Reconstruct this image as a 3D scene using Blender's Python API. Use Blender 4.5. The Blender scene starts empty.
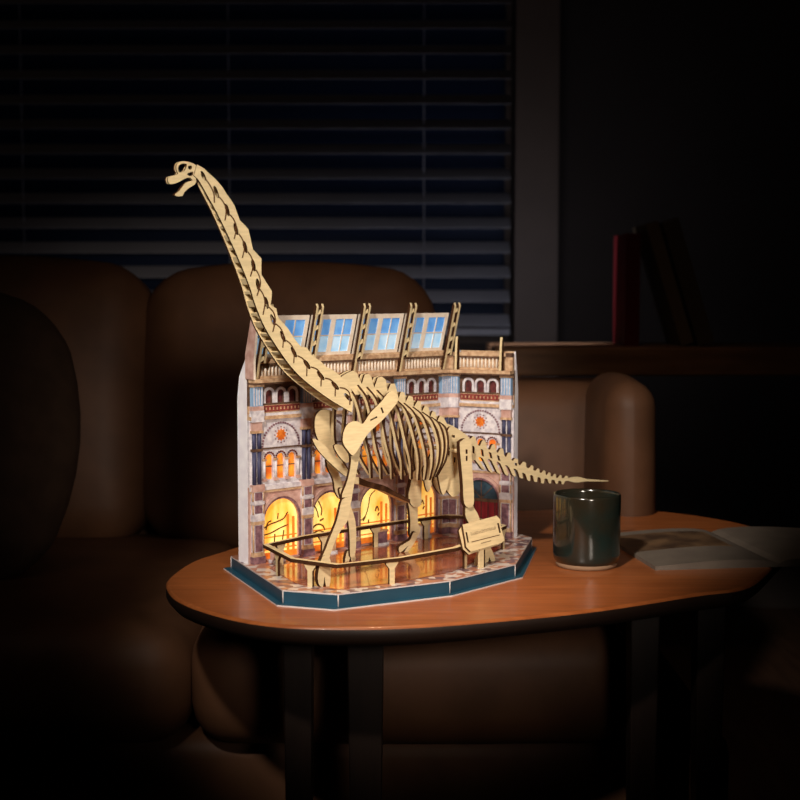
import bpy, bmesh, math, random
from mathutils import Vector, Matrix
from mathutils.geometry import tessellate_polygon
random.seed(7)
scene = bpy.context.scene
col = scene.collection

# ------------------------------------------------------------------ camera
cam_data = bpy.data.cameras.new('camera')
cam_data.sensor_width = 36.0
cam_data.lens = 63.0
cam_data.clip_start = 0.05
cam_data.dof.use_dof = True
cam_data.dof.focus_distance = 1.55
cam_data.dof.aperture_fstop = 7.5
cam = bpy.data.objects.new('camera', cam_data)
col.objects.link(cam)
cam.location = (0, 0, 0.83)
cam.rotation_euler = (math.pi / 2 - math.atan(111 / 1400), 0, 0)
scene.camera = cam

# ------------------------------------------------------------------ world, lights, exposure
scene.view_settings.view_transform = 'Standard'
scene.view_settings.look = 'None'
scene.view_settings.gamma = 1.0
scene.view_settings.exposure = 0.0
scene.view_settings.use_curve_mapping = False
world = bpy.data.worlds.new('world')
scene.world = world
world.use_nodes = True
world.node_tree.nodes['Background'].inputs[0].default_value = (0.10, 0.09, 0.10, 1)
world.node_tree.nodes['Background'].inputs[1].default_value = 0.012


def aim(o, target):
    o.rotation_euler = (Vector(target) - o.location).to_track_quat('-Z', 'Y').to_euler()


def lamp(name, kind, loc, target, energy, color, **kw):
    d = bpy.data.lights.new(name, kind)
    d.energy = energy
    d.color = color
    for k, v in kw.items():
        setattr(d, k, v)
    o = bpy.data.objects.new(name, d)
    col.objects.link(o)
    o.location = loc
    aim(o, target)
    return o


# reading lamp above the viewer, thrown on the model
lamp('key_spot', 'SPOT', (-0.40, 0.20, 1.60), (-0.01, 1.60, 0.68), 112, (1.0, 0.91, 0.80),
     spot_size=math.radians(25), spot_blend=0.55, shadow_soft_size=0.05)
# added fill light, softer, from the right; stands for no actual lamp
lamp('fill_spot', 'SPOT', (0.40, 0.05, 0.95), (0.02, 1.62, 0.68), 60, (1.0, 0.88, 0.76),
     spot_size=math.radians(24), spot_blend=0.6, shadow_soft_size=0.16)
# ceiling downlight over the table
lamp('table_downlight', 'SPOT', (0.10, 1.22, 2.35), (0.05, 1.45, 0.5), 88, (1.0, 0.70, 0.45),
     spot_size=math.radians(16.5), spot_blend=1.0, shadow_soft_size=0.10)
# ceiling downlight over the sofa
lamp('sofa_downlight', 'SPOT', (0.15, 1.75, 2.4), (0.12, 2.40, 0.62), 6.8, (1.0, 0.72, 0.52),
     spot_size=math.radians(48), spot_blend=1.0, shadow_soft_size=0.12)
# weak light added by the window to brighten blind and wall; no lamp there
lamp('blind_fill', 'AREA', (0.28, 2.95, 0.80), (0.05, 3.55, 0.85), 0.95, (0.80, 0.84, 1.0), size=0.35)
lamp('room_lamp', 'AREA', (-0.9, 0.9, 2.3), (-0.3, 2.4, 0.6), 0.6, (1.0, 0.74, 0.54), size=0.6)


# ------------------------------------------------------------------ materials
def mat(name, c, rough=0.6, spec=0.4, noise=0.0, scale=40.0, c2=None, bump=0.0, stretch=None, metal=0.0, coat=0.0, emit=0.0, detail=4):
    m = bpy.data.materials.new(name)
    m.use_nodes = True
    nt = m.node_tree
    b = nt.nodes['Principled BSDF']
    b.inputs['Base Color'].default_value = (*c, 1)
    b.inputs['Roughness'].default_value = rough
    b.inputs['Metallic'].default_value = metal
    b.inputs['Specular IOR Level'].default_value = spec
    b.inputs['Coat Weight'].default_value = coat
    if c2 is None and noise:
        c2 = tuple(x * (1 - noise) for x in c)
    if c2 is not None or bump:
        tc = nt.nodes.new('ShaderNodeTexCoord')
        mp = nt.nodes.new('ShaderNodeMapping')
        nt.links.new(tc.outputs['Object'], mp.inputs['Vector'])
        if stretch:
            mp.inputs['Scale'].default_value = stretch
        n = nt.nodes.new('ShaderNodeTexNoise')
        n.inputs['Scale'].default_value = scale
        n.inputs['Detail'].default_value = detail
        nt.links.new(mp.outputs['Vector'], n.inputs['Vector'])
        if c2 is not None:
            r = nt.nodes.new('ShaderNodeValToRGB')
            r.color_ramp.elements[0].position = 0.35
            r.color_ramp.elements[1].position = 0.65
            r.color_ramp.elements[0].color = (*c2, 1)
            r.color_ramp.elements[1].color = (*c, 1)
            nt.links.new(n.outputs['Fac'], r.inputs['Fac'])
            nt.links.new(r.outputs['Color'], b.inputs['Base Color'])
            if emit:
                nt.links.new(r.outputs['Color'], b.inputs['Emission Color'])
        if bump:
            bp = nt.nodes.new('ShaderNodeBump')
            bp.inputs['Strength'].default_value = bump
            bp.inputs['Distance'].default_value = 0.002
            nt.links.new(n.outputs['Fac'], bp.inputs['Height'])
            nt.links.new(bp.outputs['Normal'], b.inputs['Normal'])
    if emit:
        if c2 is None:
            b.inputs['Emission Color'].default_value = (*c, 1)
        b.inputs['Emission Strength'].default_value = emit
    return m


def srgb(r, g, b):
    f = lambda v: (v / 255 / 12.92) if v <= 10 else ((v / 255 + 0.055) / 1.055) ** 2.4
    return (f(r), f(g), f(b))


M = {}
M['ply'] = mat('plywood', srgb(224, 201, 156), 0.65, 0.2, noise=0.14, scale=60, stretch=(1, 1, 6))
M['burnt'] = mat('laser_burnt_edge', srgb(72, 44, 26), 0.8, 0.1, noise=0.4, scale=300)  # laser-burnt wood; also serves as painted shade on the belly bar
M['engraved'] = mat('engraved_line', srgb(84, 52, 30), 0.9, 0.1)
M['stone_pink'] = mat('printed_pink_stone', srgb(206, 170, 158), 0.5, 0.3, c2=srgb(180, 138, 126), scale=120)
M['stone_white'] = mat('printed_white_stone', srgb(226, 220, 222), 0.5, 0.3, c2=srgb(186, 178, 186), scale=160)
M['stone_tan'] = mat('printed_tan_stone', srgb(212, 180, 144), 0.5, 0.3, c2=srgb(176, 136, 104), scale=200)
M['stone_brown'] = mat('printed_brown_stone', srgb(112, 84, 66), 0.5, 0.3, c2=srgb(80, 56, 44), scale=160)
M['purple'] = mat('printed_purple_marble', srgb(150, 112, 118), 0.45, 0.3, c2=srgb(104, 72, 84), scale=180)
M['navy'] = mat('printed_navy_column', srgb(74, 76, 108), 0.45, 0.3, c2=srgb(48, 46, 70), scale=120, stretch=(6, 6, 0.4))
M['blue'] = mat('printed_blue_flute', srgb(150, 182, 214), 0.5, 0.3, c2=srgb(112, 146, 184), scale=90, stretch=(5, 5, 0.3))
M['red'] = mat('printed_red_frieze', srgb(150, 66, 56), 0.5, 0.3, c2=srgb(104, 40, 40), scale=240)
M['dark_red'] = mat('printed_dark_red_panel', srgb(116, 58, 54), 0.5, 0.3, c2=srgb(74, 34, 38), scale=220)
M['door_red'] = mat('printed_red_door', srgb(150, 44, 52), 0.45, 0.3, c2=srgb(104, 24, 36), scale=90, stretch=(4, 4, 0.4))
M['teal_glass'] = mat('printed_teal_fanlight', srgb(52, 78, 92), 0.3, 0.5, c2=srgb(30, 46, 60), scale=90)
M['orange'] = mat('printed_orange', srgb(232, 132, 44), 0.5, 0.3, c2=srgb(190, 84, 24), scale=200)
M['paper'] = mat('white_box_paper', srgb(240, 236, 240), 0.55, 0.3, c2=srgb(226, 220, 228), scale=60)
M['cream'] = mat('cream_frame', srgb(244, 232, 216), 0.5, 0.3, c2=srgb(232, 214, 196), scale=120)
M['pane_dark'] = mat('upper_blue_pane', srgb(84, 148, 222), 0.4, 0.4, c2=srgb(120, 178, 236), scale=60, emit=0.28)
M['pane_light'] = mat('lower_blue_pane', srgb(150, 204, 244), 0.4, 0.4, c2=srgb(196, 226, 250), scale=60, emit=0.30)
M['lit'] = mat('lit_arch_panel', srgb(255, 232, 138), 0.5, 0.3, c2=srgb(246, 168, 56), scale=30, stretch=(1.6, 1.6, 0.7), emit=0.8)
M['lit_deep'] = mat('lit_arch_orange_bar', srgb(240, 140, 44), 0.5, 0.3, c2=srgb(206, 96, 30), scale=60, emit=0.5)
M['lit_orange'] = mat('lit_orange_window', srgb(250, 160, 50), 0.5, 0.3, c2=srgb(196, 86, 26), scale=60, emit=0.55)
M['art'] = mat('printed_fossil_art', srgb(122, 78, 30), 0.7, 0.2, noise=0.2, scale=120)
M['teal'] = mat('teal_base_side', srgb(36, 76, 96), 0.4, 0.4, noise=0.15, scale=50)
M['lip'] = mat('pale_base_lip', srgb(206, 200, 200), 0.4, 0.4)
M['mug'] = mat('dark_green_glaze', srgb(20, 40, 38), 0.16, 0.6, c2=srgb(40, 34, 24), scale=16, coat=0.5)
M['mug_foot'] = mat('raw_clay', srgb(150, 118, 92), 0.8, 0.2)
M['paper_page'] = mat('magazine_page', srgb(122, 110, 98), 0.6, 0.2, c2=srgb(112, 100, 90), scale=30)
M['photo_print'] = mat('magazine_photo', srgb(70, 52, 40), 0.5, 0.3, c2=srgb(120, 92, 66), scale=26)
M['leather'] = mat('brown_leather', srgb(96, 64, 44), 0.55, 0.25, noise=0.25, scale=14, bump=0.15)
M['leather_dark'] = mat('dark_brown_fabric', srgb(74, 56, 44), 0.8, 0.2, noise=0.25, scale=30)
M['slat'] = mat('grey_blind_slat', srgb(150, 146, 150), 0.6, 0.3, noise=0.1, scale=8)
M['night'] = mat('night_glass', srgb(20, 32, 56), 0.5, 0.12)
M['wall'] = mat('dark_wall_paint', srgb(54, 46, 42), 0.8, 0.2, noise=0.1, scale=6)
M['trim'] = mat('window_trim_paint', srgb(92, 76, 66), 0.6, 0.3, noise=0.1, scale=10)
M['walnut'] = mat('dark_walnut', srgb(168, 120, 84), 0.45, 0.3, noise=0.35, scale=9, stretch=(1, 8, 8))
M['leg_wood'] = mat('dark_leg_wood', srgb(34, 22, 16), 0.5, 0.3, noise=0.3, scale=12, stretch=(8, 8, 1))
M['floor'] = mat('floorboards', srgb(70, 48, 34), 0.55, 0.3, noise=0.35, scale=5, stretch=(10, 1, 1))
M['book_red'] = mat('red_book_cloth', srgb(110, 24, 28), 0.7, 0.2, noise=0.1, scale=60)
M['book_tan'] = mat('tan_book_cloth', srgb(130, 108, 84), 0.7, 0.2, noise=0.1, scale=60)
M['book_dark'] = mat('dark_book_cloth', srgb(104, 90, 76), 0.7, 0.2, noise=0.1, scale=60)
M['pages'] = mat('book_pages', srgb(190, 176, 150), 0.8, 0.1, noise=0.2, scale=200, stretch=(8, 1, 1))


def wood_top():
    m = mat('table_wood', srgb(170, 98, 52), 0.36, 0.4, c2=srgb(146, 80, 40), scale=7, stretch=(1.2, 14, 14), detail=8, coat=0.1)
    return m


M['table'] = wood_top()
M['edge_shade'] = mat('table_edge_shade', srgb(36, 22, 15), 0.5, 0.3, noise=0.3, scale=9)  # table wood darkened: shade on the rim put into its colour


def mosaic(name, c1, c2, c3, scale, rough):
    m = bpy.data.materials.new(name)
    m.use_nodes = True
    nt = m.node_tree
    b = nt.nodes['Principled BSDF']
    b.inputs['Roughness'].default_value = rough
    tc = nt.nodes.new('ShaderNodeTexCoord')
    v = nt.nodes.new('ShaderNodeTexVoronoi')
    v.inputs['Scale'].default_value = scale
    r = nt.nodes.new('ShaderNodeValToRGB')
    r.color_ramp.interpolation = 'CONSTANT'
    e = r.color_ramp.elements
    e[0].position, e[0].color = 0.0, (*c1, 1)
    e[1].position, e[1].color = 0.42, (*c2, 1)
    x = e.new(0.72)
    x.color = (*c3, 1)
    nt.links.new(tc.outputs['Object'], v.inputs['Vector'])
    nt.links.new(v.outputs['Color'], r.inputs['Fac'])
    nt.links.new(r.outputs['Color'], b.inputs['Base Color'])
    return m


M['mosaic'] = mosaic('printed_mosaic_floor', srgb(206, 196, 190), srgb(176, 120, 96), srgb(112, 84, 92), 120, 0.28)
M['inlay'] = mat('printed_red_tile_floor', srgb(176, 98, 56), 0.14, 0.6, c2=srgb(128, 62, 40), scale=40, coat=0.4)


# ------------------------------------------------------------------ mesh helpers
class MB:
    """collects geometry in millimetres with material slots, built as one mesh object"""

    def __init__(self):
        self.v, self.f, self.m, self.s, self.mats = [], [], [], [], []

    def slot(self, m):
        if m not in self.mats:
            self.mats.append(m)
        return self.mats.index(m)

    def add(self, vs, fs, m, smooth=False):
        o = len(self.v)
        self.v += [tuple(p) for p in vs]
        k = self.slot(m)
        for f in fs:
            self.f.append([i + o for i in f])
            self.m.append(k)
            self.s.append(smooth)

    def box(self, x0, x1, y0, y1, z0, z1, m):
        vs = [(x, y, z) for x in (x0, x1) for y in (y0, y1) for z in (z0, z1)]
        self.add(vs, [(0, 1, 3, 2), (4, 6, 7, 5), (0, 4, 5, 1), (2, 3, 7, 6), (0, 2, 6, 4), (1, 5, 7, 3)], m)

    def bar(self, p0, p1, w, h, m, up=(0, 0, 1)):
        p0, p1 = Vector(p0), Vector(p1)
        d = (p1 - p0).normalized()
        a = d.cross(Vector(up))
        if a.length < 1e-4:
            a = d.cross(Vector((1, 0, 0)))
        a.normalize()
        b = a.cross(d)
        a *= w / 2
        b *= h / 2
        vs = [p + s * a + t * b for p in (p0, p1) for s, t in ((-1, -1), (1, -1), (1, 1), (-1, 1))]
        self.add(vs, [(0, 1, 2, 3), (7, 6, 5, 4), (0, 4, 5, 1), (1, 5, 6, 2), (2, 6, 7, 3), (3, 7, 4, 0)], m)

    def cyl(self, p0, p1, r0, r1, m, n=12):
        p0, p1 = Vector(p0), Vector(p1)
        d = (p1 - p0).normalized()
        a = d.orthogonal().normalized()
        b = d.cross(a)
        vs = []
        for p, r in ((p0, r0), (p1, r1)):
            for i in range(n):
                t = 2 * math.pi * i / n
                vs.append(p + a * (r * math.cos(t)) + b * (r * math.sin(t)))
        self.add(vs, [(i, (i + 1) % n, n + (i + 1) % n, n + i) for i in range(n)], m, True)
        self.add(vs[:n], [tuple(range(n))], m)
        self.add(vs[n:], [tuple(range(n))], m)

    def plate(self, outer, holes, fn, m_face, m_side, t0, t1):
        """extrude a 2-D outline with holes; fn(u, v, t) gives the 3-D point"""
        loops = [list(outer)] + [list(h) for h in holes]
        flat = [p for l in loops for p in l]
        tris = tessellate_polygon([[Vector((p[0], p[1], 0)) for p in l] for l in loops])
        n = len(flat)
        lo = [fn(p[0], p[1], t0) for p in flat]
        hi = [fn(p[0], p[1], t1) for p in flat]
        self.add(lo, [tuple(t) for t in tris], m_face)
        self.add(hi, [tuple(reversed(t)) for t in tris], m_face)
        k = 0
        for l in loops:
            c = len(l)
            vs = lo[k:k + c] + hi[k:k + c]
            self.add(vs, [(i, (i + 1) % c, c + (i + 1) % c, c + i) for i in range(c)], m_side)
            k += c

    def lathe(self, prof, m, c=(0, 0), n=48):
        vs = []
        for r, z in prof:
            for i in range(n):
                t = 2 * math.pi * i / n
                vs.append((c[0] + r * math.cos(t), c[1] + r * math.sin(t), z))
        fs = []
        for j in range(len(prof) - 1):
            for i in range(n):
                fs.append((j * n + i, j * n + (i + 1) % n, (j + 1) * n + (i + 1) % n, (j + 1) * n + i))
        self.add(vs, fs, m, True)

    def build(self, name, parent=None, xf=None, bevel=0.0, label=None, weld=True):
        me = bpy.data.meshes.new(name)
        vs = self.v if xf is None else [xf(*p) for p in self.v]
        me.from_pydata([tuple(c / 1000 for c in p) for p in vs], [], self.f)
        for m in self.mats:
            me.materials.append(M[m])
        me.polygons.foreach_set('material_index', self.m)
        me.polygons.foreach_set('use_smooth', self.s)
        bm = bmesh.new()
        bm.from_mesh(me)
        if weld:
            bmesh.ops.remove_doubles(bm, verts=bm.verts, dist=2e-6)
        bmesh.ops.recalc_face_normals(bm, faces=bm.faces)
        bm.to_mesh(me)
        bm.free()
        o = bpy.data.objects.new(name, me)
        col.objects.link(o)
        if parent:
            o.parent = parent
        if bevel:
            b = o.modifiers.new('bevel', 'BEVEL')
            b.width = bevel / 1000
            b.segments = 3
            b.limit_method = 'ANGLE'
        if label:
            o['label'] = label
        return o


def tag(o, label, cat, group=None):
    o['label'] = label
    o['category'] = cat
    if group:
        o['group'] = group
    return o


def root(name, loc, rz=0.0):
    o = bpy.data.objects.new(name, None)
    o.empty_display_size = 0.05
    col.objects.link(o)
    o.location = loc
    o.rotation_euler = (0, 0, rz)
    return o


def structure(o):
    o['kind'] = 'structure'
    return o


def smooth_loop(pts, k=3):
    """closed Catmull-Rom curve through the points"""
    n = len(pts)
    out = []
    for i in range(n):
        p0, p1, p2, p3 = pts[i - 1], pts[i], pts[(i + 1) % n], pts[(i + 2) % n]
        for j in range(k):
            t = j / k
            out.append(tuple(0.5 * (2 * b + (c - a) * t + (2 * a - 5 * b + 4 * c - d) * t * t + (3 * b - a - 3 * c + d) * t ** 3)
                             for a, b, c, d in zip(p0, p1, p2, p3)))
    return out


def smooth_line(pts, k=4):
    e = [tuple(2 * a - b for a, b in zip(pts[0], pts[1]))] + list(pts) + [tuple(2 * a - b for a, b in zip(pts[-1], pts[-2]))]
    out = []
    for i in range(1, len(e) - 2):
        p0, p1, p2, p3 = e[i - 1:i + 3]
        for j in range(k):
            t = j / k
            out.append(tuple(0.5 * (2 * b + (c - a) * t + (2 * a - 5 * b + 4 * c - d) * t * t + (3 * b - a - 3 * c + d) * t ** 3)
                             for a, b, c, d in zip(p0, p1, p2, p3)))
    out.append(tuple(pts[-1]))
    return out


def resample(pts, n):
    L = [0.0]
    for a, b in zip(pts, pts[1:]):
        L.append(L[-1] + math.dist(a, b))
    out = []
    for i in range(n):
        s = L[-1] * i / (n - 1)
        k = 0
        while k < len(L) - 2 and L[k + 1] < s:
            k += 1
        t = (s - L[k]) / max(1e-9, L[k + 1] - L[k])
        out.append(tuple(a + (b - a) * t for a, b in zip(pts[k], pts[k + 1])))
    return out


def arch(cx, w, z0, zs, n=10):
    """outline of an arched opening: half width w, foot z0, springing zs"""
    p = [(cx - w, z0), (cx + w, z0)]
    for i in range(n + 1):
        t = math.pi * i / n
        p.append((cx + w * math.cos(t), zs + w * math.sin(t)))
    return p


def soft_box(name, x0, x1, y0, y1, z0, z1, m, parent=None, r=0.05, puff=0.0, loc=(0, 0, 0), rot=(0, 0, 0)):
    """an upholstered block: bevelled box, faces swollen"""
    bm = bmesh.new()
    bmesh.ops.create_cube(bm, size=1)
    for v in bm.verts:
        v.co = Vector(((x0 + x1) / 2 + v.co.x * (x1 - x0), (y0 + y1) / 2 + v.co.y * (y1 - y0), (z0 + z1) / 2 + v.co.z * (z1 - z0)))
    bmesh.ops.bevel(bm, geom=bm.edges[:], offset=r, segments=5, profile=0.5, affect='EDGES')
    bmesh.ops.subdivide_edges(bm, edges=[e for e in bm.edges if e.calc_length() > 0.12], cuts=5, use_grid_fill=True)
    if puff:
        c = Vector(((x0 + x1) / 2, (y0 + y1) / 2, (z0 + z1) / 2))
        h = Vector(((x1 - x0) / 2, (y1 - y0) / 2, (z1 - z0) / 2))
        for v in bm.verts:
            q = Vector(((v.co[i] - c[i]) / h[i] for i in range(3)))
            for i in range(3):
                j, k = (i + 1) % 3, (i + 2) % 3
                v.co[i] += puff * q[i] * max(0, 1 - q[j] ** 2) * max(0, 1 - q[k] ** 2)
    me = bpy.data.meshes.new(name)
    bm.to_mesh(me)
    bm.free()
    me.materials.append(M[m])
    me.polygons.foreach_set('use_smooth', [True] * len(me.polygons))
    o = bpy.data.objects.new(name, me)
    col.objects.link(o)
    o.parent = parent
    o.location = loc
    o.rotation_euler = rot
    return o
D = {
 'skull': [(-204.2,1.5),(-203.4,-4.7),(-197.1,-4.4),(-190.5,-1.6),(-184.9,1.4),(-180.0,2.1),(-177.0,-0.3),(-173.4,0.6),(-171.1,7.6),(-171.9,13.4),(-176.7,16.7),(-183.3,18.0),(-189.3,17.9),(-193.5,16.1),(-195.1,12.6),(-194.8,8.9),(-193.5,6.2),(-195.6,4.1)],
 'skull_holes': [[(-192.2,7.2),(-193.0,10.9),(-192.1,13.7),(-188.5,15.8),(-183.8,15.3),(-184.4,11.9),(-187.2,8.0)],[(-181.6,13.7),(-178.5,14.1),(-177.7,11.7),(-179.9,10.1),(-181.9,11.4)],[(-182.5,6.4),(-176.9,8.2),(-176.6,5.5),(-179.4,3.8),(-182.5,4.5)]],
 'jaw': [(-173.4,0.9),(-178.7,-0.9),(-185.0,-3.1),(-188.8,-7.3),(-192.8,-12.0),(-196.7,-14.8),(-195.9,-16.7),(-188.9,-16.6),(-186.9,-13.2),(-181.8,-8.5),(-174.2,-3.9)],
 'neck_front': [(-176.4,227.4),(-171.0,222.6),(-162.4,208.9),(-150.5,189.1),(-137.5,164.1),(-128.8,145.8),(-116.8,118.1),(-110.4,98.5),(-100.4,75.5),(-86.6,54.4),(-69.0,31.8),(-50.9,15.2),(-21.1,-5.3),(7.0,-20.8)],
 'neck_back': [(-172.6,238.6),(-164.8,234.9),(-159.3,230.2),(-153.8,226.4),(-144.9,217.7),(-139.4,209.8),(-131.0,198.9),(-125.1,183.8),(-115.4,174.8),(-110.8,154.3),(-101.0,145.1),(-101.6,128.5),(-89.5,110.9),(-91.7,97.3),(-84.7,93.1),(-83.2,84.2),(-71.3,71.9),(-65.4,63.4),(-55.9,52.6),(-48.4,51.3),(-42.4,42.7),(-32.4,37.0),(-25.0,30.3),(-17.4,26.9),(-7.3,20.0),(-2.3,13.3),(5.3,6.5),(10.2,-4.6)],
 'spine': [(-5.9,212.9),(2.0,219.2),(8.6,222.2),(15.2,224.2),(20.5,221.8),(23.2,216.2),(27.2,208.9),(31.2,219.2),(36.6,220.1),(40.6,215.5),(44.0,204.3),(48.8,215.2),(54.2,216.2),(59.7,212.6),(62.4,199.6),(66.5,207.8),(72.1,207.6),(74.8,200.7),(77.6,190.5),(80.4,198.2),(86.0,196.9),(87.4,186.0),(91.6,193.2),(97.2,191.8),(98.7,179.8),(104.3,186.9),(108.6,185.6),(110.0,173.5),(114.3,180.7),(120.0,178.2),(121.5,166.6),(125.8,174.4),(130.1,171.9),(131.6,160.3),(136.0,168.1),(141.8,165.5),(146.2,158.3),(155.0,155.4),(161.0,150.4),(158.0,142.4),(146.2,145.5),(134.5,152.0),(120.1,159.2),(105.8,168.0),(91.6,176.2),(77.6,182.5),(63.8,187.7),(50.1,192.9),(33.8,196.9),(15.1,197.8),(2.0,201.6)],
 'tail': [(158.2,152.6),(170.1,144.9),(183.6,138.1),(186.6,140.3),(191.2,140.0),(194.3,131.5),(198.8,128.8),(201.9,134.6),(206.5,134.3),(209.6,125.7),(214.2,123.0),(217.3,128.8),(221.9,128.5),(223.5,121.2),(226.6,118.6),(229.7,123.2),(234.4,122.9),(236.0,115.5),(239.2,112.9),(242.3,117.5),(247.0,116.0),(247.1,109.9),(250.2,107.2),(253.4,110.1),(258.2,107.9),(258.2,103.6),(261.4,100.9),(266.2,104.9),(271.0,102.7),(271.0,98.4),(275.9,96.2),(279.1,99.6),(283.1,97.5),(282.4,93.9),(286.4,92.3),(289.7,95.2),(292.9,93.1),(293.0,90.0),(296.2,89.1),(299.5,91.9),(302.8,89.8),(302.8,86.7),(305.3,85.9),(307.7,88.8),(311.1,87.3),(311.1,84.2),(314.4,83.3),(316.9,86.3),(320.2,84.8),(320.2,81.6),(323.6,80.7),(326.0,83.9),(329.4,82.8),(329.4,80.3),(333.6,79.6),(336.1,82.3),(339.5,81.4),(340.3,79.4),(350.5,79.9),(362.4,78.3),(372.7,75.2),(407.7,70.7),(407.7,69.2),(372.8,72.4),(359.1,72.2),(348.9,73.1),(340.4,75.6),(335.3,75.4),(332.9,71.9),(329.5,72.8),(328.6,76.0),(324.4,76.9),(322.8,73.3),(319.5,74.2),(317.8,78.1),(312.8,79.1),(311.7,74.9),(307.9,75.8),(306.2,80.3),(301.2,81.3),(300.2,75.8),(295.6,76.8),(294.7,82.4),(289.8,84.1),(289.0,78.6),(284.1,79.6),(282.5,85.9),(277.6,87.5),(278.1,80.7),(273.3,81.7),(270.3,89.3),(264.7,91.5),(266.4,84.7),(260.8,86.4),(257.5,94.5),(251.1,97.5),(255.2,88.6),(249.6,89.7),(244.0,99.8),(237.7,102.7),(243.3,90.8),(237.8,91.8),(230.6,105.0),(223.6,107.4),(230.7,94.2),(225.2,95.2),(216.6,109.7),(209.7,111.4),(218.2,96.4),(212.8,98.0),(202.7,113.7),(196.6,114.1),(206.7,100.2),(201.3,101.2),(191.3,112.7),(185.3,109.6),(182.2,115.7),(173.2,123.5)],
 'tail_holes': [[(187.4,129.6),(190.5,128.2),(190.5,119.9),(187.5,121.3)],[(199.6,125.2),(203.5,123.8),(205.0,115.3),(201.2,116.8)],[(211.9,120.8),(215.8,119.3),(218.1,112.0),(214.3,113.4)],[(224.3,116.3),(228.2,114.9),(230.6,108.1),(226.7,109.6)],[(252.6,104.6),(256.6,103.7),(256.6,100.7),(252.7,101.6)]],
 'pelvis': [(141.6,145.1),(144.5,154.2),(150.3,155.0),(159.2,151.0),(174.1,140.8),(178.6,126.4),(168.3,108.3),(162.4,92.3),(161.0,78.4),(152.1,73.3),(144.7,77.4),(137.4,89.7),(141.7,98.7),(143.1,114.8),(146.0,128.6)],
 'pubis': [(125.5,102.7),(131.4,79.1),(137.2,82.0),(143.0,103.6),(140.0,123.6),(131.3,111.5)],
 'scapula': [(53.9,61.3),(58.1,58.4),(59.2,52.9),(56.8,47.5),(37.1,32.3),(17.7,20.5),(6.9,11.6),(-2.7,1.6),(-10.2,-4.2),(-15.6,1.4),(-20.5,10.1),(-18.1,20.5),(-12.3,28.1),(-5.2,31.4),(2.5,31.0),(8.6,28.5),(21.2,40.1),(36.4,50.1),(46.7,58.9)],
 'scapula_slots': [[(18.5,32.2),(28.4,35.4),(28.7,33.8),(18.9,30.6)],[(34.5,43.7),(36.7,44.7),(38.3,38.7),(36.1,37.7)]],
 'humerus': [(-9.7,13.3),(-1.8,18.2),(3.4,13.6),(4.4,-2.2),(0.2,-20.9),(-6.1,-46.4),(-8.2,-56.0),(-14.8,-58.7),(-19.2,-51.8),(-19.1,-45.3),(-12.4,-31.8),(-7.5,-12.7),(-8.6,-0.8)],
 'radius': [(-26.5,-49.7),(-16.2,-50.6),(-17.8,-64.4),(-21.1,-74.3),(-25.7,-78.7),(-35.5,-91.6),(-42.7,-106.8),(-45.3,-111.9),(-52.8,-108.9),(-48.9,-100.8),(-42.4,-87.7),(-35.8,-75.5),(-31.8,-65.2)],
 'front_foot': [(-53.4,-107.8),(-44.1,-111.0),(-43.0,-125.0),(-45.2,-140.0),(-49.6,-140.0),(-51.3,-129.3),(-53.4,-140.0),(-58.3,-137.0),(-59.4,-126.2)],
 'humerus_far': [(-5.8,14.9),(-6.4,29.6),(-1.4,37.2),(6.5,39.0),(16.0,36.3),(21.7,28.0),(21.0,12.1),(20.4,-5.0),(23.9,-24.7),(33.1,-47.3),(36.3,-59.2),(31.1,-65.7),(23.9,-55.8),(20.6,-41.7),(11.8,-26.1),(9.9,-12.2),(1.4,-0.3)],
 'radius_far': [(26.5,-53.7),(34.7,-54.4),(42.4,-72.5),(50.2,-91.9),(52.6,-115.7),(51.3,-133.3),(45.1,-133.7),(43.6,-114.7),(40.5,-92.2),(32.8,-72.8)],
 'front_foot_far': [(43.4,-127.6),(52.5,-128.7),(54.9,-136.0),(54.5,-140.0),(49.6,-140.0),(47.9,-135.2),(45.4,-140.0),(40.5,-140.0)],
 'femur': [(137.8,36.2),(140.9,41.7),(146.8,44.1),(152.5,40.9),(154.4,33.9),(155.1,11.0),(156.4,-15.5),(155.8,-31.6),(150.6,-35.1),(144.8,-33.4),(141.4,-25.7),(140.7,-2.8)],
 'femur_slots': [[(146.2,31.6),(149.1,31.4),(148.9,26.3),(146.0,26.5)],[(146.2,24.2),(148.8,24.0),(148.6,18.3),(146.0,18.5)]],
 'tibia': [(146.8,-36.5),(149.2,-31.0),(156.5,-31.6),(159.3,-36.5),(165.6,-46.3),(171.7,-63.1),(177.1,-81.0),(175.3,-87.8),(167.9,-87.0),(162.4,-73.7),(154.2,-57.8),(147.2,-46.8)],
 'hind_foot': [(165.9,-81.0),(177.0,-82.2),(182.7,-90.9),(185.4,-100.0),(179.3,-100.0),(176.6,-94.9),(174.8,-100.0),(168.9,-100.0)],
 'femur_far': [(126.1,0.1),(131.6,7.0),(139.6,2.8),(143.0,-19.3),(144.5,-43.8),(146.5,-62.4),(138.1,-65.3),(129.7,-58.4),(126.0,-48.3),(127.7,-30.2)],
 'tibia_far': [(128.8,-52.2),(135.5,-47.9),(143.9,-54.8),(149.4,-86.2),(154.2,-92.9),(152.5,-101.5),(145.6,-105.7),(139.6,-100.1),(138.2,-86.3),(134.1,-68.6)],
 'hind_foot_far': [(141.3,-96.6),(148.5,-99.8),(143.5,-111.7),(136.0,-120.0),(130.8,-120.0),(136.2,-112.2),(125.1,-120.0),(122.3,-113.1),(129.8,-109.0),(138.0,-104.9)],
 'chest': [(-27.6,150.2),(-20.5,148.1),(-7.5,138.4),(8.3,124.0),(18.9,112.0),(16.2,105.5),(3.0,115.5),(-11.5,128.2),(-21.8,139.4)],
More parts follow.
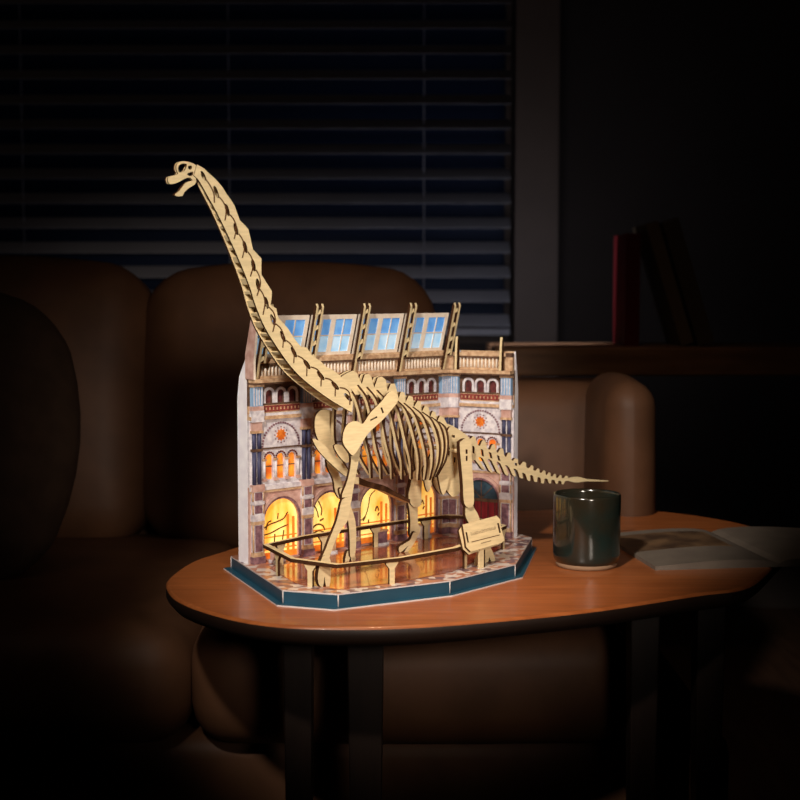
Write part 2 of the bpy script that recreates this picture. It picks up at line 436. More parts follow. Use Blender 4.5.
 'coracoid': [(-15.3,143.9),(-6.2,144.4),(4.3,134.9),(5.6,127.1),(0.3,124.2),(-8.9,132.5)],
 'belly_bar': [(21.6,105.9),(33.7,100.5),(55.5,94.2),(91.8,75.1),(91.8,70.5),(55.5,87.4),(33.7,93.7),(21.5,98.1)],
 'ribs': [[(5.9,4,208.1),(13.8,31,150.4),(27.9,22,106.7)],[(21.8,4,207.4),(27.0,31,145.2),(41.4,22,104.5)],[(33.9,4,204.7),(41.8,31,144.2),(56.3,22,103.3)],[(47.4,4,200.8),(56.7,31,143.3),(70.1,22,102.2)],[(61.0,4,194.6),(69.0,31,142.5),(82.6,22,101.2)],[(72.1,4,189.6),(81.5,31,143.9),(92.4,22,99.3)],[(84.6,4,184.5),(93.3,31,138.6),(101.6,22,98.6)],[(97.2,4,179.3),(103.9,31,140.2),(108.0,22,98.1)],[(110.0,4,172.9),(113.8,31,141.8),(113.7,22,101.0)],[(122.9,4,166.5),(121.0,31,141.4),(116.5,22,100.8)],[(134.5,4,160.1),(126.7,31,139.8),(119.4,22,102.9)]],
 'base': [(11.6,54.5),(-57.0,-135.8),(-26.3,-189.6),(106.3,-219.1),(225.5,-204.2),(366.5,-100.4)],
 'rail': [(-2.6,-36.2),(-30.8,-120.1),(-15.9,-177.2),(57.4,-192.6),(141.3,-190.9),(173.6,-179.0),(286.8,-128.9),(306.1,-40.7),(293.8,-3.1),(217.6,3.0),(127.2,1.3),(85.5,-2.9)],
 'posts': [(-42.4,-108.7),(-41.0,-163.4),(33.7,-204.7),(178.9,-193.0)],
 'plaque_base': [(178.9,-193.0)],
 'plaque_o': [(179.7,-196.8,22.0)],
 'plaque': [(-22.5,30.8),(33.8,34.9),(37.8,30.2),(36.1,20.7),(37.0,5.7),(31.2,3.3),(-19.6,-0.4),(-24.8,5.5),(-23.8,12.3)],
 'plaque_slots': [[(-20.9,21.8),(-18.3,21.7),(-19.0,10.1),(-21.5,9.7)],[(31.7,26.1),(34.5,26.2),(34.2,15.0),(31.3,14.6)]],
}
TABLE = [(-0.3495, 0.0148), (-0.3719, -0.037), (-0.3834, -0.1092), (-0.3826, -0.1702), (-0.3552, -0.2513), (-0.2972, -0.3244), (-0.2363, -0.3625), (-0.1641, -0.3707), (-0.1003, -0.3625), (-0.0197, -0.3374), (0.0838, -0.2933), (0.2002, -0.2219), (0.2714, -0.1755)]

# ------------------------------------------------------------------ room
def slab(name, x0, x1, y0, y1, z0, z1, m):
    b = MB()
    b.box(x0 * 1000, x1 * 1000, y0 * 1000, y1 * 1000, z0 * 1000, z1 * 1000, m)
    return structure(b.build(name))


slab('floor', -2.6, 2.6, -0.8, 3.8, -0.05, 0.0, 'floor')
slab('ceiling', -2.6, 2.6, -0.8, 3.8, 2.6, 2.65, 'wall')
slab('wall_left', -2.65, -2.6, -0.8, 3.8, 0, 2.6, 'wall')
slab('wall_right', 2.6, 2.65, -0.8, 3.8, 0, 2.6, 'wall')
slab('wall_near', -2.6, 2.6, -0.85, -0.8, 0, 2.6, 'wall')
WX0, WX1, WZ0, WZ1 = -1.15, 0.285, 0.69, 2.05
b = MB()
b.plate([(-2600, 0), (2600, 0), (2600, 2600), (-2600, 2600)],
        [[(WX0 * 1000, WZ0 * 1000), (WX1 * 1000, WZ0 * 1000), (WX1 * 1000, WZ1 * 1000), (WX0 * 1000, WZ1 * 1000)]],
        lambda u, v, t: (u, t, v), 'wall', 'trim', 3600, 3700)
structure(b.build('wall_back'))
w = root('window_1', (0, 0, 0))
structure(w)
b = MB()
b.box(WX0 * 1000, WX1 * 1000, 3660, 3668, WZ0 * 1000, WZ1 * 1000, 'night')
b.build('pane', w)
b = MB()
xm = (WX0 + WX1) * 500
for x0, x1, z0, z1 in ((WX0 * 1000, WX1 * 1000, 690, 730), (WX0 * 1000, WX1 * 1000, 2010, 2050), (WX0 * 1000, WX0 * 1000 + 14, 730, 2010),
                       (WX1 * 1000 - 14, WX1 * 1000, 730, 2010)):
    b.box(x0, x1, 3640, 3690, z0, z1, 'trim')
b.build('window_frame', w)
slab('trim_1', 0.287, 0.395, 3.52, 3.60, 0.0, 2.2, 'trim')
slab('trim_2', -1.26, -1.152, 3.52, 3.60, 0.0, 2.2, 'trim')

# the venetian blind: headrail, bottom rail, every slat a part
bl = root('venetian_blind', (0, 3.56, 2.04))
tag(bl, 'grey slatted venetian blind hanging in the dark window behind the sofa', 'blind')
b = MB()
b.box(WX0 * 1000 + 20, WX1 * 1000 - 5, -25, 25, -30, 0, 'slat')
b.build('headrail', bl)
nsl = 21
for i in range(nsl):
    z = -60 - i * 61.5
    b = MB()
    prof = [(-26, -15), (-13, -6.5), (0, 1), (13, 8), (26, 14)]
    x0, x1 = WX0 * 1000 + 22, WX1 * 1000 - 7
    vs, fs = [], []
    for x in (x0, x1):
        for dy, dz in prof:
            vs.append((x, dy, z + dz))
        for dy, dz in reversed(prof):
            vs.append((x, dy, z + dz + 1.6))
    n = len(prof) * 2
    fs = [(j, (j + 1) % n, n + (j + 1) % n, n + j) for j in range(n)] + [tuple(range(n)), tuple(range(n, 2 * n))]
    b.add(vs, fs, 'slat')
    b.build('slat', bl)
b = MB()
b.box(WX0 * 1000 + 22, WX1 * 1000 - 7, -20, 20, -60 - nsl * 61.5 + 25, -60 - nsl * 61.5 + 41, 'slat')
b.build('bottom_rail', bl)
for x in (-950, -430, 60):
    b = MB()
    b.cyl((x, 0, -30), (x, 0, -60 - nsl * 61.5 + 41), 1.2, 1.2, 'slat', 6)
    b.build('cord', bl)

# console behind the sofa with the leaning books
cs = root('console_table', (0.62, 2.95, 0))
tag(cs, 'dark wooden console table behind the sofa, carrying three books', 'table')
b = MB()
b.box(-430, 560, -130, 150, 655, 712, 'walnut')
b.build('top', cs, bevel=4)
for sx in (-400, 530):
    for sy in (-105, 125):
        b = MB()
        b.box(sx - 22, sx + 22, sy - 22, sy + 22, 0, 655, 'walnut')
        b.build('leg', cs)


def book(x, y, z, rot, th, h, dp, m, label):
    r = root('book', (x, y, z), 0)
    r.rotation_euler = (0, rot, 0)
    tag(r, label, 'book', 'books on the console')
    b = MB()
    b.box(0, 2.5, 0, dp, 0, h, m)
    b.box(th - 2.5, th, 0, dp, 0, h, m)
    b.box(0, th, -2.5, 0, 0, h, m)
    b.build('cover', r)
    b = MB()
    b.box(2.5, th - 2.5, 0, dp - 4, 3, h - 3, 'pages')
    b.build('page_block', r)


book(0.465, 2.90, 0.712, 0, 30, 232, 160, 'book_red', 'upright dark red book at the left end of the console row')
zb = 0.712
book(0.583, 2.90, zb + 0.0005, -0.30, 26, 262, 165, 'book_tan', 'thin tan book leaning in the middle of the console row')
book(0.618, 2.90, zb + 0.0005, -0.30, 34, 266, 170, 'book_dark', 'thick grey brown book leaning outermost on the console')

# ------------------------------------------------------------------ sofa
sf = root('sofa', (0, 0, 0))
tag(sf, 'brown leather sofa in the shadows behind the round-edged wooden table', 'sofa')
soft_box('seat_base', -0.95, 0.42, 1.72, 2.62, 0.07, 0.27, 'leather', sf, 0.03)
soft_box('seat_cushion', -0.94, -0.262, 1.67, 2.36, 0.265, 0.42, 'leather', sf, 0.05, 0.012)
soft_box('seat_cushion', -0.258, 0.285, 1.67, 2.36, 0.265, 0.42, 'leather', sf, 0.05, 0.012)
soft_box('backrest', -0.95, 0.42, 2.40, 2.64, 0.25, 0.665, 'leather', sf, 0.06, 0.01)
soft_box('back_cushion', -0.92, -0.425, -0.09, 0.09, 0, 0.46, 'leather', sf, 0.065, 0.025, (0, 2.33, 0.405), (-0.14, 0, 0))
soft_box('back_cushion', -0.420, 0.048, -0.09, 0.09, 0, 0.45, 'leather', sf, 0.065, 0.025, (0, 2.33, 0.405), (-0.14, 0, 0))
soft_box('back_cushion', 0.053, 0.40, -0.08, 0.08, 0, 0.262, 'leather', sf, 0.04, 0.012, (0, 2.33, 0.405), (-0.14, 0, 0))
soft_box('arm', 0.302, 0.376, 2.02, 2.30, 0.10, 0.692, 'leather', sf, 0.036, 0.008)
soft_box('arm', -1.13, -0.945, 1.70, 2.60, 0.10, 0.64, 'leather', sf, 0.07, 0.012)
for sx in (-0.9, 0.34):
    for sy in (1.80, 2.55):
        b = MB()
        b.cyl((sx * 1000, sy * 1000, 0), (sx * 1000, sy * 1000, 80), 16, 22, 'leg_wood', 16)
        b.build('leg', sf)
pw = soft_box('throw_pillow', -0.20, 0.20, -0.06, 0.06, -0.19, 0.19, 'leather_dark', None, 0.055, 0.045, (-0.70, 1.96, 0.63), (-0.35, 0.10, 0.25))
tag(pw, 'dark brown throw pillow leaning at the left end of the sofa', 'pillow')

# ------------------------------------------------------------------ table
tb = root('side_table', (0.12, 1.72, 0))
tag(tb, 'oval wooden side table carrying the museum model and the mug', 'table')
TP = TABLE
TP = TP + [(-x, -y) for x, y in TP]
TP = [(x * 1000, y * 1000) for x, y in smooth_loop(TP, 6)]


def ring_solid(b, loop, levels, mats):
    """stack of scaled loops: levels = [(inset mm, z mm)], caps top and bottom"""
    n = len(loop)
    R = [math.hypot(*p) for p in loop]
    vs = []
    for ins, z in levels:
        vs += [(p[0] * (1 - ins / r), p[1] * (1 - ins / r), z) for p, r in zip(loop, R)]
    for k in range(len(levels) - 1):
        fs = [(k * n + i, k * n + (i + 1) % n, (k + 1) * n + (i + 1) % n, (k + 1) * n + i) for i in range(n)]
        b.add(vs[k * n:(k + 2) * n], [(i, (i + 1) % n, n + (i + 1) % n, n + i) for i in range(n)], mats[k], True)
    b.add(vs[:n], [tuple(range(n))], mats[0])
    b.add(vs[-n:], [tuple(range(n))], mats[-1])


b = MB()
ring_solid(b, TP, [(30, 474), (6, 480), (0, 487), (0, 497), (2, 499.5), (4, 500)], ['edge_shade', 'edge_shade', 'edge_shade', 'table', 'table'])
b.build('tabletop', tb)
for lx, ly, lw in ((-0.232, -0.20, 33), (-0.158, -0.20, 41), (0.16, -0.13, 34), (0.24, -0.11, 34)):
    b = MB()
    x, y = lx * 1000, ly * 1000
    h = lw / 2
    b.add([(x - h * .7, y - 14, 0), (x + h * .7, y - 14, 0), (x + h * .7, y + 14, 0), (x - h * .7, y + 14, 0),
           (x - h, y - 18, 474), (x + h, y - 18, 474), (x + h, y + 18, 474), (x - h, y + 18, 474)],
          [(0, 1, 2, 3), (4, 5, 6, 7), (0, 1, 5, 4), (1, 2, 6, 5), (2, 3, 7, 6), (3, 0, 4, 7)], 'leg_wood')
    b.build('leg', tb, bevel=2)

# ------------------------------------------------------------------ mug
mg = root('mug', (0.223, 1.656, 0.5))
tag(mg, 'dark green glazed mug standing on the wooden table beside the museum model', 'mug')
b = MB()
b.lathe([(0, 4), (33, 4), (37, 6), (39.3, 10), (40, 16), (40.2, 60), (40.3, 84), (39.9, 86.6), (38.8, 87.4), (37.6, 86.4), (37.2, 83),
         (37, 20), (35, 9), (30, 7), (0, 7)], 'mug', n=64)
b.build('body', mg)
b = MB()
b.lathe([(0, 0), (34, 0), (36, 1), (36.5, 5.6), (34, 5.6), (0, 5.6)], 'mug_foot', n=48)
b.build('foot_ring', mg)

# ------------------------------------------------------------------ open magazine
mz = root('magazine', (0.435, 1.745, 0.5), math.radians(8))
tag(mz, 'open magazine lying on the wooden table behind the dark green mug', 'magazine')


def leaf(x0, x1, y0, y1, z, lift, m, name, spine, par, lo=0.0):
    b = MB()
    N = 16
    top, bot = [], []
    for i in range(N + 1):
        x = x0 + (x1 - x0) * i / N
        s = abs(x - spine) / 160
        h = z + lift * math.sin(min(1, s) ** 0.6 * math.pi) * 0.9
        for y in (y0, y1):
            top.append((x, y, h))
            bot.append((x, y, lo if lo >= 0 else h + lo))
    fs = [(2 * i, 2 * i + 1, 2 * i + 3, 2 * i + 2) for i in range(N)]
    n = len(top)
    b.add(top + bot, fs + [tuple(q + n for q in f) for f in fs] +
          [(2 * i, 2 * i + 2, n + 2 * i + 2, n + 2 * i) for i in range(N)] + [(2 * i + 1, 2 * i + 3, n + 2 * i + 3, n + 2 * i + 1) for i in range(N)] +
          [(0, 1, n + 1, n), (2 * N, 2 * N + 1, n + 2 * N + 1, n + 2 * N)], m)
    return b.build(name, par, label=None)


pg = leaf(-150, 0, -100, 120, 4, 7, 'paper_page', 'page', 0, mz)
leaf(0, 150, -100, 120, 4, 7, 'paper_page', 'page', 0, mz)
o = leaf(-150, -20, -10, 96, 4.25, 7, 'photo_print', 'photograph', 0, pg, -0.2)
o['label'] = 'dark brown printed photograph'

# ------------------------------------------------------------------ museum model (diorama), local mm, x along the long wall
ANG = math.radians(42.15)
ux, uy = math.cos(ANG), math.sin(ANG)
dio = root('museum_diorama', (-0.1718, 1.5837, 0.5), ANG)
tag(dio, 'puzzle museum hall with lit arches on a teal base, behind the dinosaur skeleton', 'model building')
BASE = D['base'] + [(374, -68), (340, 46)]
BT = 16.0


def expand(loop, k):
    cx = sum(p[0] for p in loop) / len(loop)
    cy = sum(p[1] for p in loop) / len(loop)
    out = []
    for x, y in loop:
        r = math.hypot(x - cx, y - cy)
        out.append((cx + (x - cx) * (1 + k / r), cy + (y - cy) * (1 + k / r)))
    return out


flat = lambda u, v, t: (u, v, t)
b = MB()
b.plate(expand(BASE, 8.5), [], flat, 'teal', 'lip', 0.0, 1.6)
b.build('base_lip', dio)
b = MB()
b.plate(expand(BASE, -0.6), [], flat, 'teal', 'teal', 1.6, BT - 1.4)
for x, y in expand(BASE, -0.6):
    b.cyl((x, y, 1.8), (x, y, BT - 1.4), 0.7, 0.7, 'lip', 6)
b.build('base', dio)
b = MB()
b.plate(BASE, [], flat, 'mosaic', 'lip', BT - 1.4, BT)
b.build('floor_print', dio)
RL = [list(p) for p in D['rail']]
RAIL = [(-3, -34), (-30.8, -120), (-16, -177), (57, -193), (141, -191), (173.6, -179), (287, -128), (306, -46), (291, -22), (217, -16), (127, -16), (60, -20)]
b = MB()
b.plate(expand(RAIL, -4), [], flat, 'inlay', 'inlay', BT, BT + 0.5)
b.build('tiled_floor', dio)
# barrier rail
rl = root('railing', (0, 0, 0))
rl.parent = dio
b = MB()
b.plate(expand(RAIL, 3), [expand(RAIL, -3.5)], flat, 'ply', 'burnt', BT + 24, BT + 28)
b.build('handrail', rl)


def rail_post(x, y, ang):
    ca, sa = math.cos(ang), math.sin(ang)
    b = MB()
    prof = [(-3.2, 0), (3.2, 0), (3.2, 17), (7.5, 22.5), (7.5, 24), (-7.5, 24), (-7.5, 22.5), (-3.2, 17)]
    b.plate(prof, [], lambda u, v, t: (x + u * ca - t * sa, y + u * sa + t * ca, BT + v), 'ply', 'burnt', -1.5, 1.5)
    b.build('post', rl)


n = len(RAIL)
for i, fr in ((0, .46), (1, .40), (2, .86), (4, .75), (5, .95), (8, .45), (9, .45), (10, .5), (11, .6)):
    p, q = RAIL[i], RAIL[(i + 1) % n]
    rail_post(p[0] + (q[0] - p[0]) * fr, p[1] + (q[1] - p[1]) * fr, math.atan2(q[1] - p[1], q[0] - p[0]))

# plaque on its post
px0, py0, pz0 = D['plaque_o'][0]
pq = root('plaque', (0, 0, 0))
pq.parent = dio
e2 = (0.33, 0.944)


def pf(u, v, t):          # t out of the face, towards the viewer
    return (px0 + u, py0 + v * e2[0] - t * e2[1], BT + pz0 + v * e2[1] + t * e2[0])


b = MB()
b.plate(D['plaque'], D['plaque_slots'], pf, 'ply', 'burnt', -3, 0)
b.build('board', pq)
b = MB()
b.plate([(-22, 29), (30, 32), (40, 26), (40, 8), (30, 2), (-20, -3), (-27, 4), (-27, 25)], [], pf, 'ply', 'burnt', -6.5, -3.5)
b.build('backing', pq)
b = MB()


def stroke(u0, v0, u1, v1, w):
    b.plate([(u0, v0 - w / 2), (u1, v1 - w / 2), (u1, v1 + w / 2), (u0, v0 + w / 2)], [], pf, 'engraved', 'engraved', 0.02, 0.12)


tilt = 3.2 / 50
stroke(-15, 10.0, 31, 12.6, 0.9)
u = -13.0
while u < 27:
    hgt = random.choice((2.6, 3.2, 3.8, 3.2))
    v = 17.2 + (u + 13) * tilt
    b.plate([(u, v), (u + .45, v), (u + .45, v + hgt), (u, v + hgt)], [], pf, 'engraved', 'engraved', 0.02, 0.1)
    if random.random() < .6:
        vv = v + random.choice((0, hgt * .5, hgt - .4))
        b.plate([(u, vv), (u + 1.3, vv), (u + 1.3, vv + .4), (u, vv + .4)], [], pf, 'engraved', 'engraved', 0.02, 0.1)
    u += 1.65
u = -1.0
while u < 15:
    v = 6.2 + (u + 1) * tilt
    b.plate([(u, v), (u + .8, v), (u + .8, v + 1.0), (u, v + 1.0)], [], pf, 'engraved', 'engraved', 0.02, 0.1)
    u += 1.2
b.build('engraving', pq)
b = MB()
b.box(176.5, 183, -195, -192, BT, BT + 26, 'ply')
b.build('post', pq)
b = MB()
b.plate([(-192, 0), (-178, 0), (-178, 6), (-186, 26), (-192, 26)], [], lambda u, v, t: (t, u, BT + v), 'ply', 'burnt', 185, 188)
b.build('brace', pq)

# ---- walls
LA, LB = 315.7, 91.9
AB = math.radians(-70.67)
cb, sb = math.cos(AB), math.sin(AB)
xfA = lambda x, y, z: (x, y, z + BT)
xfB = lambda x, y, z: (LA + x * cb - y * sb, x * sb + y * cb, z + BT)


def facade(name, L, bays, pil, xf, depth, kinds, x_left, x_right):
    """one printed wall: board with openings, light box behind, applied mouldings"""
    wall = root(name, (0, 0, 0))
    wall.parent = dio
    # light box
    b = MB()
    prof = [(4, 0), (depth, 0), (depth, 188), (depth - 4, 214), (5, 236), (4, 236)]
    b.plate(prof, [], lambda u, v, t: (t, u, v), 'paper', 'paper', x_left, x_left + 2)
    b.plate(prof, [], lambda u, v, t: (t, u, v), 'paper', 'paper', x_right - 2, x_right)
    b.box(x_left + 2, x_right - 2, depth - 2, depth, 0, 188, 'paper')
    b.box(x_left + 2, x_right - 2, 4, 6, 210, 236, 'stone_tan')
    b.build('light_box', wall, xf)
    # board in three printed bands with real openings
    b = MB()
    F = lambda u, v, t: (u, t, v)
    b.plate([(0, 0), (L, 0), (L, 88), (0, 88)], [arch(c, 25.5, 2, 46, 14) for c in bays], F, 'stone_pink', 'stone_pink', 0, 3)
    holes = [arch(c + d, 5.4, 95, 119, 8) for c in bays for d in (-16.5, 0, 16.5)]
    b.plate([(0, 88), (L, 88), (L, 165), (0, 165)], holes, F, 'stone_white', 'stone_white', 0, 3)
    b.box(0, L, 0, 3, 165, 181, 'stone_tan')
    holes = [arch(c + d, 5.2, 183.5, 193.5, 8) for c in bays for d in (-17, 0, 17)]
    b.plate([(0, 181), (L, 181), (L, 212), (0, 212)], holes, F, 'stone_brown', 'stone_brown', 0, 3)
    b.build('board', wall, xf)
    for c, kind in zip(bays, kinds):
        # what stands in the big arch
        if kind == 'door':
            b = MB()
            b.box(c - 27, c + 27, 3.2, 4, 0, 44, 'door_red')
            for k in range(-2, 3):
                b.box(c + k * 9.6 - .7, c + k * 9.6 + .7, 2.4, 3.2, 2, 44, 'dark_red')
            b.box(c - 25.5, c + 25.5, 1.6, 3.2, 43, 47, 'stone_brown')
            b.build('door', wall, xf)
            b = MB()
            b.plate(arch(c, 26, 46, 47, 14), [], F, 'teal_glass', 'teal_glass', 3.2, 4)
            for k in range(1, 4):
                t = math.pi * k / 4
                b.bar((c, 3, 47), (c + 25 * math.cos(t), 3, 47 + 25 * math.sin(t)), 1, 1, 'stone_brown')
            b.build('fanlight', wall, xf)
        else:
            b = MB()
            b.plate(arch(c, 26.2, 0, 46, 14), [], F, 'lit', 'lit', 3.2, 3.9)
            for xb in (12, 20):
                b.box(c + xb - 1.8, c + xb + 1.8, 2.6, 3.1, 2, 56 - xb * .4, 'lit_deep')
            for zb_ in (12, 26):
                b.box(c - 25, c + 25, 2.9, 3.15, zb_, zb_ + 1.6, 'lit_deep')
            b.box(c - 25, c + 25, 2.7, 3.15, 2, 9, 'lit_deep')
            lp = b.build('lit_panel', wall, xf)
            b = MB()
            rnd = random.Random(kind)

            def line(pts, w=1.0):
                pts = smooth_line(pts, 4)
                for p, q in zip(pts, pts[1:]):
                    b.bar((c + p[0], 2.9, p[1]), (c + q[0], 2.9, q[1]), w, .6, 'art', (0, 1, 0))
            if kind == 1:
                line([(-24, 38), (-14, 42), (-4, 44), (6, 47), (12, 54)], 1.6)
                line([(-24, 30), (-12, 32), (0, 36), (13, 39)], 1.5)
                line([(-20, 36), (-17, 44), (-12, 46)], 1.6)
                line([(-3, 47), (-2, 54)], 1.3)
                line([(-8, 20), (-7, 30)], 1.5)
                line([(4, 22), (6, 33)], 1.5)
            elif kind == 2:
                line([(-22, 60), (-16, 50), (-14, 42)], 1.5)
                line([(-14, 62), (-9, 52), (-10, 44)], 1.5)
                line([(-24, 30), (-16, 34), (-8, 32), (-4, 26)], 2.0)
                line([(-22, 24), (-14, 26), (-6, 24)], 1.6)
                line([(-12, 38), (-6, 40)], 2.0)
            else:
                line([(-24, 30), (-14, 36), (-9, 48), (-6, 60), (2, 66)], 1.2)
                line([(2, 40), (5, 46), (8, 40)], 1.8)
                line([(6, 34), (9, 38)], 1.8)
                line([(-18, 30), (-14, 35)], 1.8)
                line([(-9, 26), (-9, 31)], 1.8)
            b.build('fossil_drawing', wall, xf)
        # arch moulding
        b = MB()
        for r0, r1, y0, m in ((25.4, 28.2, -1.6, 'purple'), (28.2, 32, -3, 'stone_pink')):
            n = 20
            out = [(c - r1, 2)] + [(c - r1 * math.cos(math.pi * i / n), 46 + r1 * math.sin(math.pi * i / n)) for i in range(n + 1)] + [(c + r1, 2)]
            inn = [(c + r0, 2)] + [(c + r0 * math.cos(math.pi * i / n), 46 + r0 * math.sin(math.pi * i / n)) for i in range(n + 1)] + [(c - r0, 2)]
            if r1 > 28.5:
                out, inn = out[1:-1], inn[1:-1]
            b.plate(out + inn, [], F, m, m, y0, 0)
        b.build('arch_moulding', wall, xf)
        # three lit windows
        for d in (-16.5, 0, 16.5):
            b = MB()
            b.plate(arch(c + d, 6, 94, 119, 8), [], F, 'lit_orange', 'lit_orange', 3.2, 3.8)
            b.box(c + d - 5.4, c + d + 5.4, 2.2, 3.2, 109.4, 110.6, 'stone_brown')
            b.build('arched_window', wall, xf)
        b = MB()
        for d in (-24.5, -8.2, 8.2, 24.5):
            b.cyl((c + d, -1.2, 97), (c + d, -1.2, 117), 1.7, 1.7, 'stone_white', 8)
            b.box(c + d - 2.4, c + d + 2.4, -3.4, 0, 93.5, 97, 'stone_pink')
            b.box(c + d - 2.4, c + d + 2.4, -3.4, 0, 117, 119.5, 'stone_tan')
        for d in (-16.5, 0, 16.5):
            for i in range(9):
                t = math.pi * i / 8
                b.cyl((c + d + 7 * math.cos(t), -.8, 119.5 + 7 * math.sin(t)), (c + d + 7 * math.cos(t), 0, 119.5 + 7 * math.sin(t)), 1.25, 1.25, 'dark_red', 6)
        b.box(c - 29, c + 29, -1.6, 0, 130.4, 132, 'stone_brown')
        b.build('window_colonnade', wall, xf)
        # lunette with its medallion
        b = MB()
        R = 25
        out = [(c - R, 132.5)] + [(c - R * math.cos(math.pi * i / 20), 133 + R * math.sin(math.pi * i / 20)) for i in range(21)] + [(c + R, 132.5)]
        b.plate(out, [], F, 'stone_white', 'stone_white', -.8, 0)
        for i in range(25):
            t = math.pi * i / 24
            b.cyl((c + 26.5 * math.cos(t), -1.4, 133.5 + 26.5 * math.sin(t)), (c + 26.5 * math.cos(t), 0, 133.5 + 26.5 * math.sin(t)), 1.25, 1.25, 'purple', 6)
        b.build('lunette', wall, xf)
        b = MB()
        st = []
        for i in range(20):
            t = 2 * math.pi * i / 20
            r = 7.6 if i % 2 else 5.2
            st.append((c + r * math.cos(t), 146 + r * math.sin(t)))
        b.plate(st, [], F, 'orange', 'orange', -1.6, -.8)
        for i in range(12):
            t = 2 * math.pi * i / 12
            b.cyl((c + 9.2 * math.cos(t), -1.3, 146 + 9.2 * math.sin(t)), (c + 9.2 * math.cos(t), -.8, 146 + 9.2 * math.sin(t)), .95, .95, 'purple', 6)
        b.build('medallion', wall, xf)
        # arcade of small arches with dark red recesses
        b = MB()
        for d in (-17, 0, 17):
            b.box(c + d - 5.6, c + d + 5.6, 3.1, 3.6, 182.5, 200, 'dark_red')
            n = 12
            for r0, r1, m, y0 in ((5.2, 8.2, 'stone_white', -1.6),):
                out = [(c + d - r1, 183.5)] + [(c + d - r1 * math.cos(math.pi * i / n), 193.5 + r1 * math.sin(math.pi * i / n)) for i in range(n + 1)] + [(c + d + r1, 183.5)]
                inn = [(c + d + r0, 183.5)] + [(c + d + r0 * math.cos(math.pi * i / n), 193.5 + r0 * math.sin(math.pi * i / n)) for i in range(n + 1)] + [(c + d - r0, 183.5)]
                b.plate(out + inn, [], F, m, m, y0, 0)
        b.build('arcade', wall, xf)
        b = MB()
        b.box(c - 29, c + 29, -.9, 0, 173.5, 180.5, 'red')
        for k in range(11):
            b.box(c - 27 + k * 5.2, c - 25.4 + k * 5.2, -1.3, -.9, 175.4, 178.4, 'stone_tan')
        b.build('frieze', wall, xf)
        # balustrade of the gallery
        b = MB()
        b.box(c - 31, c + 31, -4, -1, 212, 215, 'stone_tan')
        b.box(c - 36, c + 36, -1.2, 0, 212, 229, 'stone_tan')
        k = c - 28
        while k < c + 29:
            b.cyl((k, -2.5, 215), (k, -2.5, 227), 1.5, 1.1, 'cream', 6)
            k += 5.1
        b.box(c - 37, c + 37, -5, 0, 227, 229.5, 'stone_brown')
        b.box(c - 37, c + 37, -6, 0, 229.5, 234, 'stone_tan')
        b.build('balustrade', wall, xf)
    # horizontal mouldings
    b = MB()
    b.box(0, L, -3, 0, 83.5, 88.5, 'stone_white')
    b.box(0, L, -2, 0, 80.5, 83.5, 'stone_tan')
    b.box(0, L, -4, 0, 165, 169, 'stone_tan')
    b.box(0, L, -2.6, 0, 169, 172, 'stone_white')
    b.build('string_course', wall, xf)
    for x0, x1 in ((0, bays[0] - 36), (bays[-1] + 36, L)):
        b = MB()
        b.box(x0, x1, -5, 0, 212, 229, 'stone_tan')
        b.box(x0, x1, -6, 0, 229, 234, 'stone_brown')
        b.build('gallery_pier', wall, xf)
    b = MB()
    b.box(0, L, -12, 0, 206, 208, 'stone_brown')
    b.box(0, L, -13, 0, 208, 212, 'stone_tan')
    b.build('gallery_ledge', wall, xf)
    for c in pil:
        b = MB()
        for z0, z1, h, y, m in ((0, 8, 8.6, -7, 'purple'), (8, 13, 7.6, -6, 'stone_tan'), (13, 45, 7, -5, 'purple'), (45, 49, 8, -6, 'stone_tan'),
                                (49, 57, 8, -6, 'stone_white'), (57, 68, 7, -5, 'purple'), (68, 72, 8, -6, 'stone_white'), (72, 83, 7.2, -5.2, 'purple'),
                                (83, 91, 8.4, -6.4, 'stone_pink'), (91, 150, 6.5, -1.4, 'stone_white'), (150, 153, 7.6, -5.4, 'stone_tan'),
                                (153, 163, 6.6, -4.6, 'stone_pink'), (163, 176, 8.2, -6.4, 'stone_white'), (176, 181, 8.2, -6.0, 'stone_pink'),
                                (181, 203, 7.2, -5.4, 'blue'), (203, 206, 8.4, -6.6, 'stone_tan')):
            if m == 'purple' and z1 - z0 > 9:
                b.box(c - h, c + h, y, 0, z0, z1, 'stone_white')
                b.box(c - h + 2, c + h - 2, y - .5, y, z0 + 1, z1 - 1, 'purple')
                for d in (-h, h):
                    b.cyl((c + d, y + .6, z0), (c + d, y + .6, z1), 1.1, 1.1, 'stone_tan', 8)
            else:
                b.box(c - h, c + h, y, 0, z0, z1, m)
        for d in (-3.6, 3.6):
            b.cyl((c + d, -2.4, 91), (c + d, -2.4, 129), 2.5, 2.5, 'navy', 10)
            b.cyl((c + d, -2.4, 132), (c + d, -2.4, 150), 2.5, 2.5, 'navy', 10)
        b.box(c - 7, c + 7, -5.2, 0, 129, 132, 'stone_brown')
        for d in (-5.4, -1.8, 1.8, 5.4):
            b.box(c + d - .6, c + d + .6, -6, -5.4, 182, 202, 'stone_white')
        b.build('pilaster', wall, xf)
    return wall


PA = [9, 81, 153, 229, 306]
BA = [(PA[i] + PA[i + 1]) / 2 for i in range(4)]
facade('back_wall', LA, BA, PA, xfA, 22, (1, 2, 3, 4), 0, LA)
facade('side_wall', LB, [46], [9, 83], xfB, 13, ('door',), 14, LB)

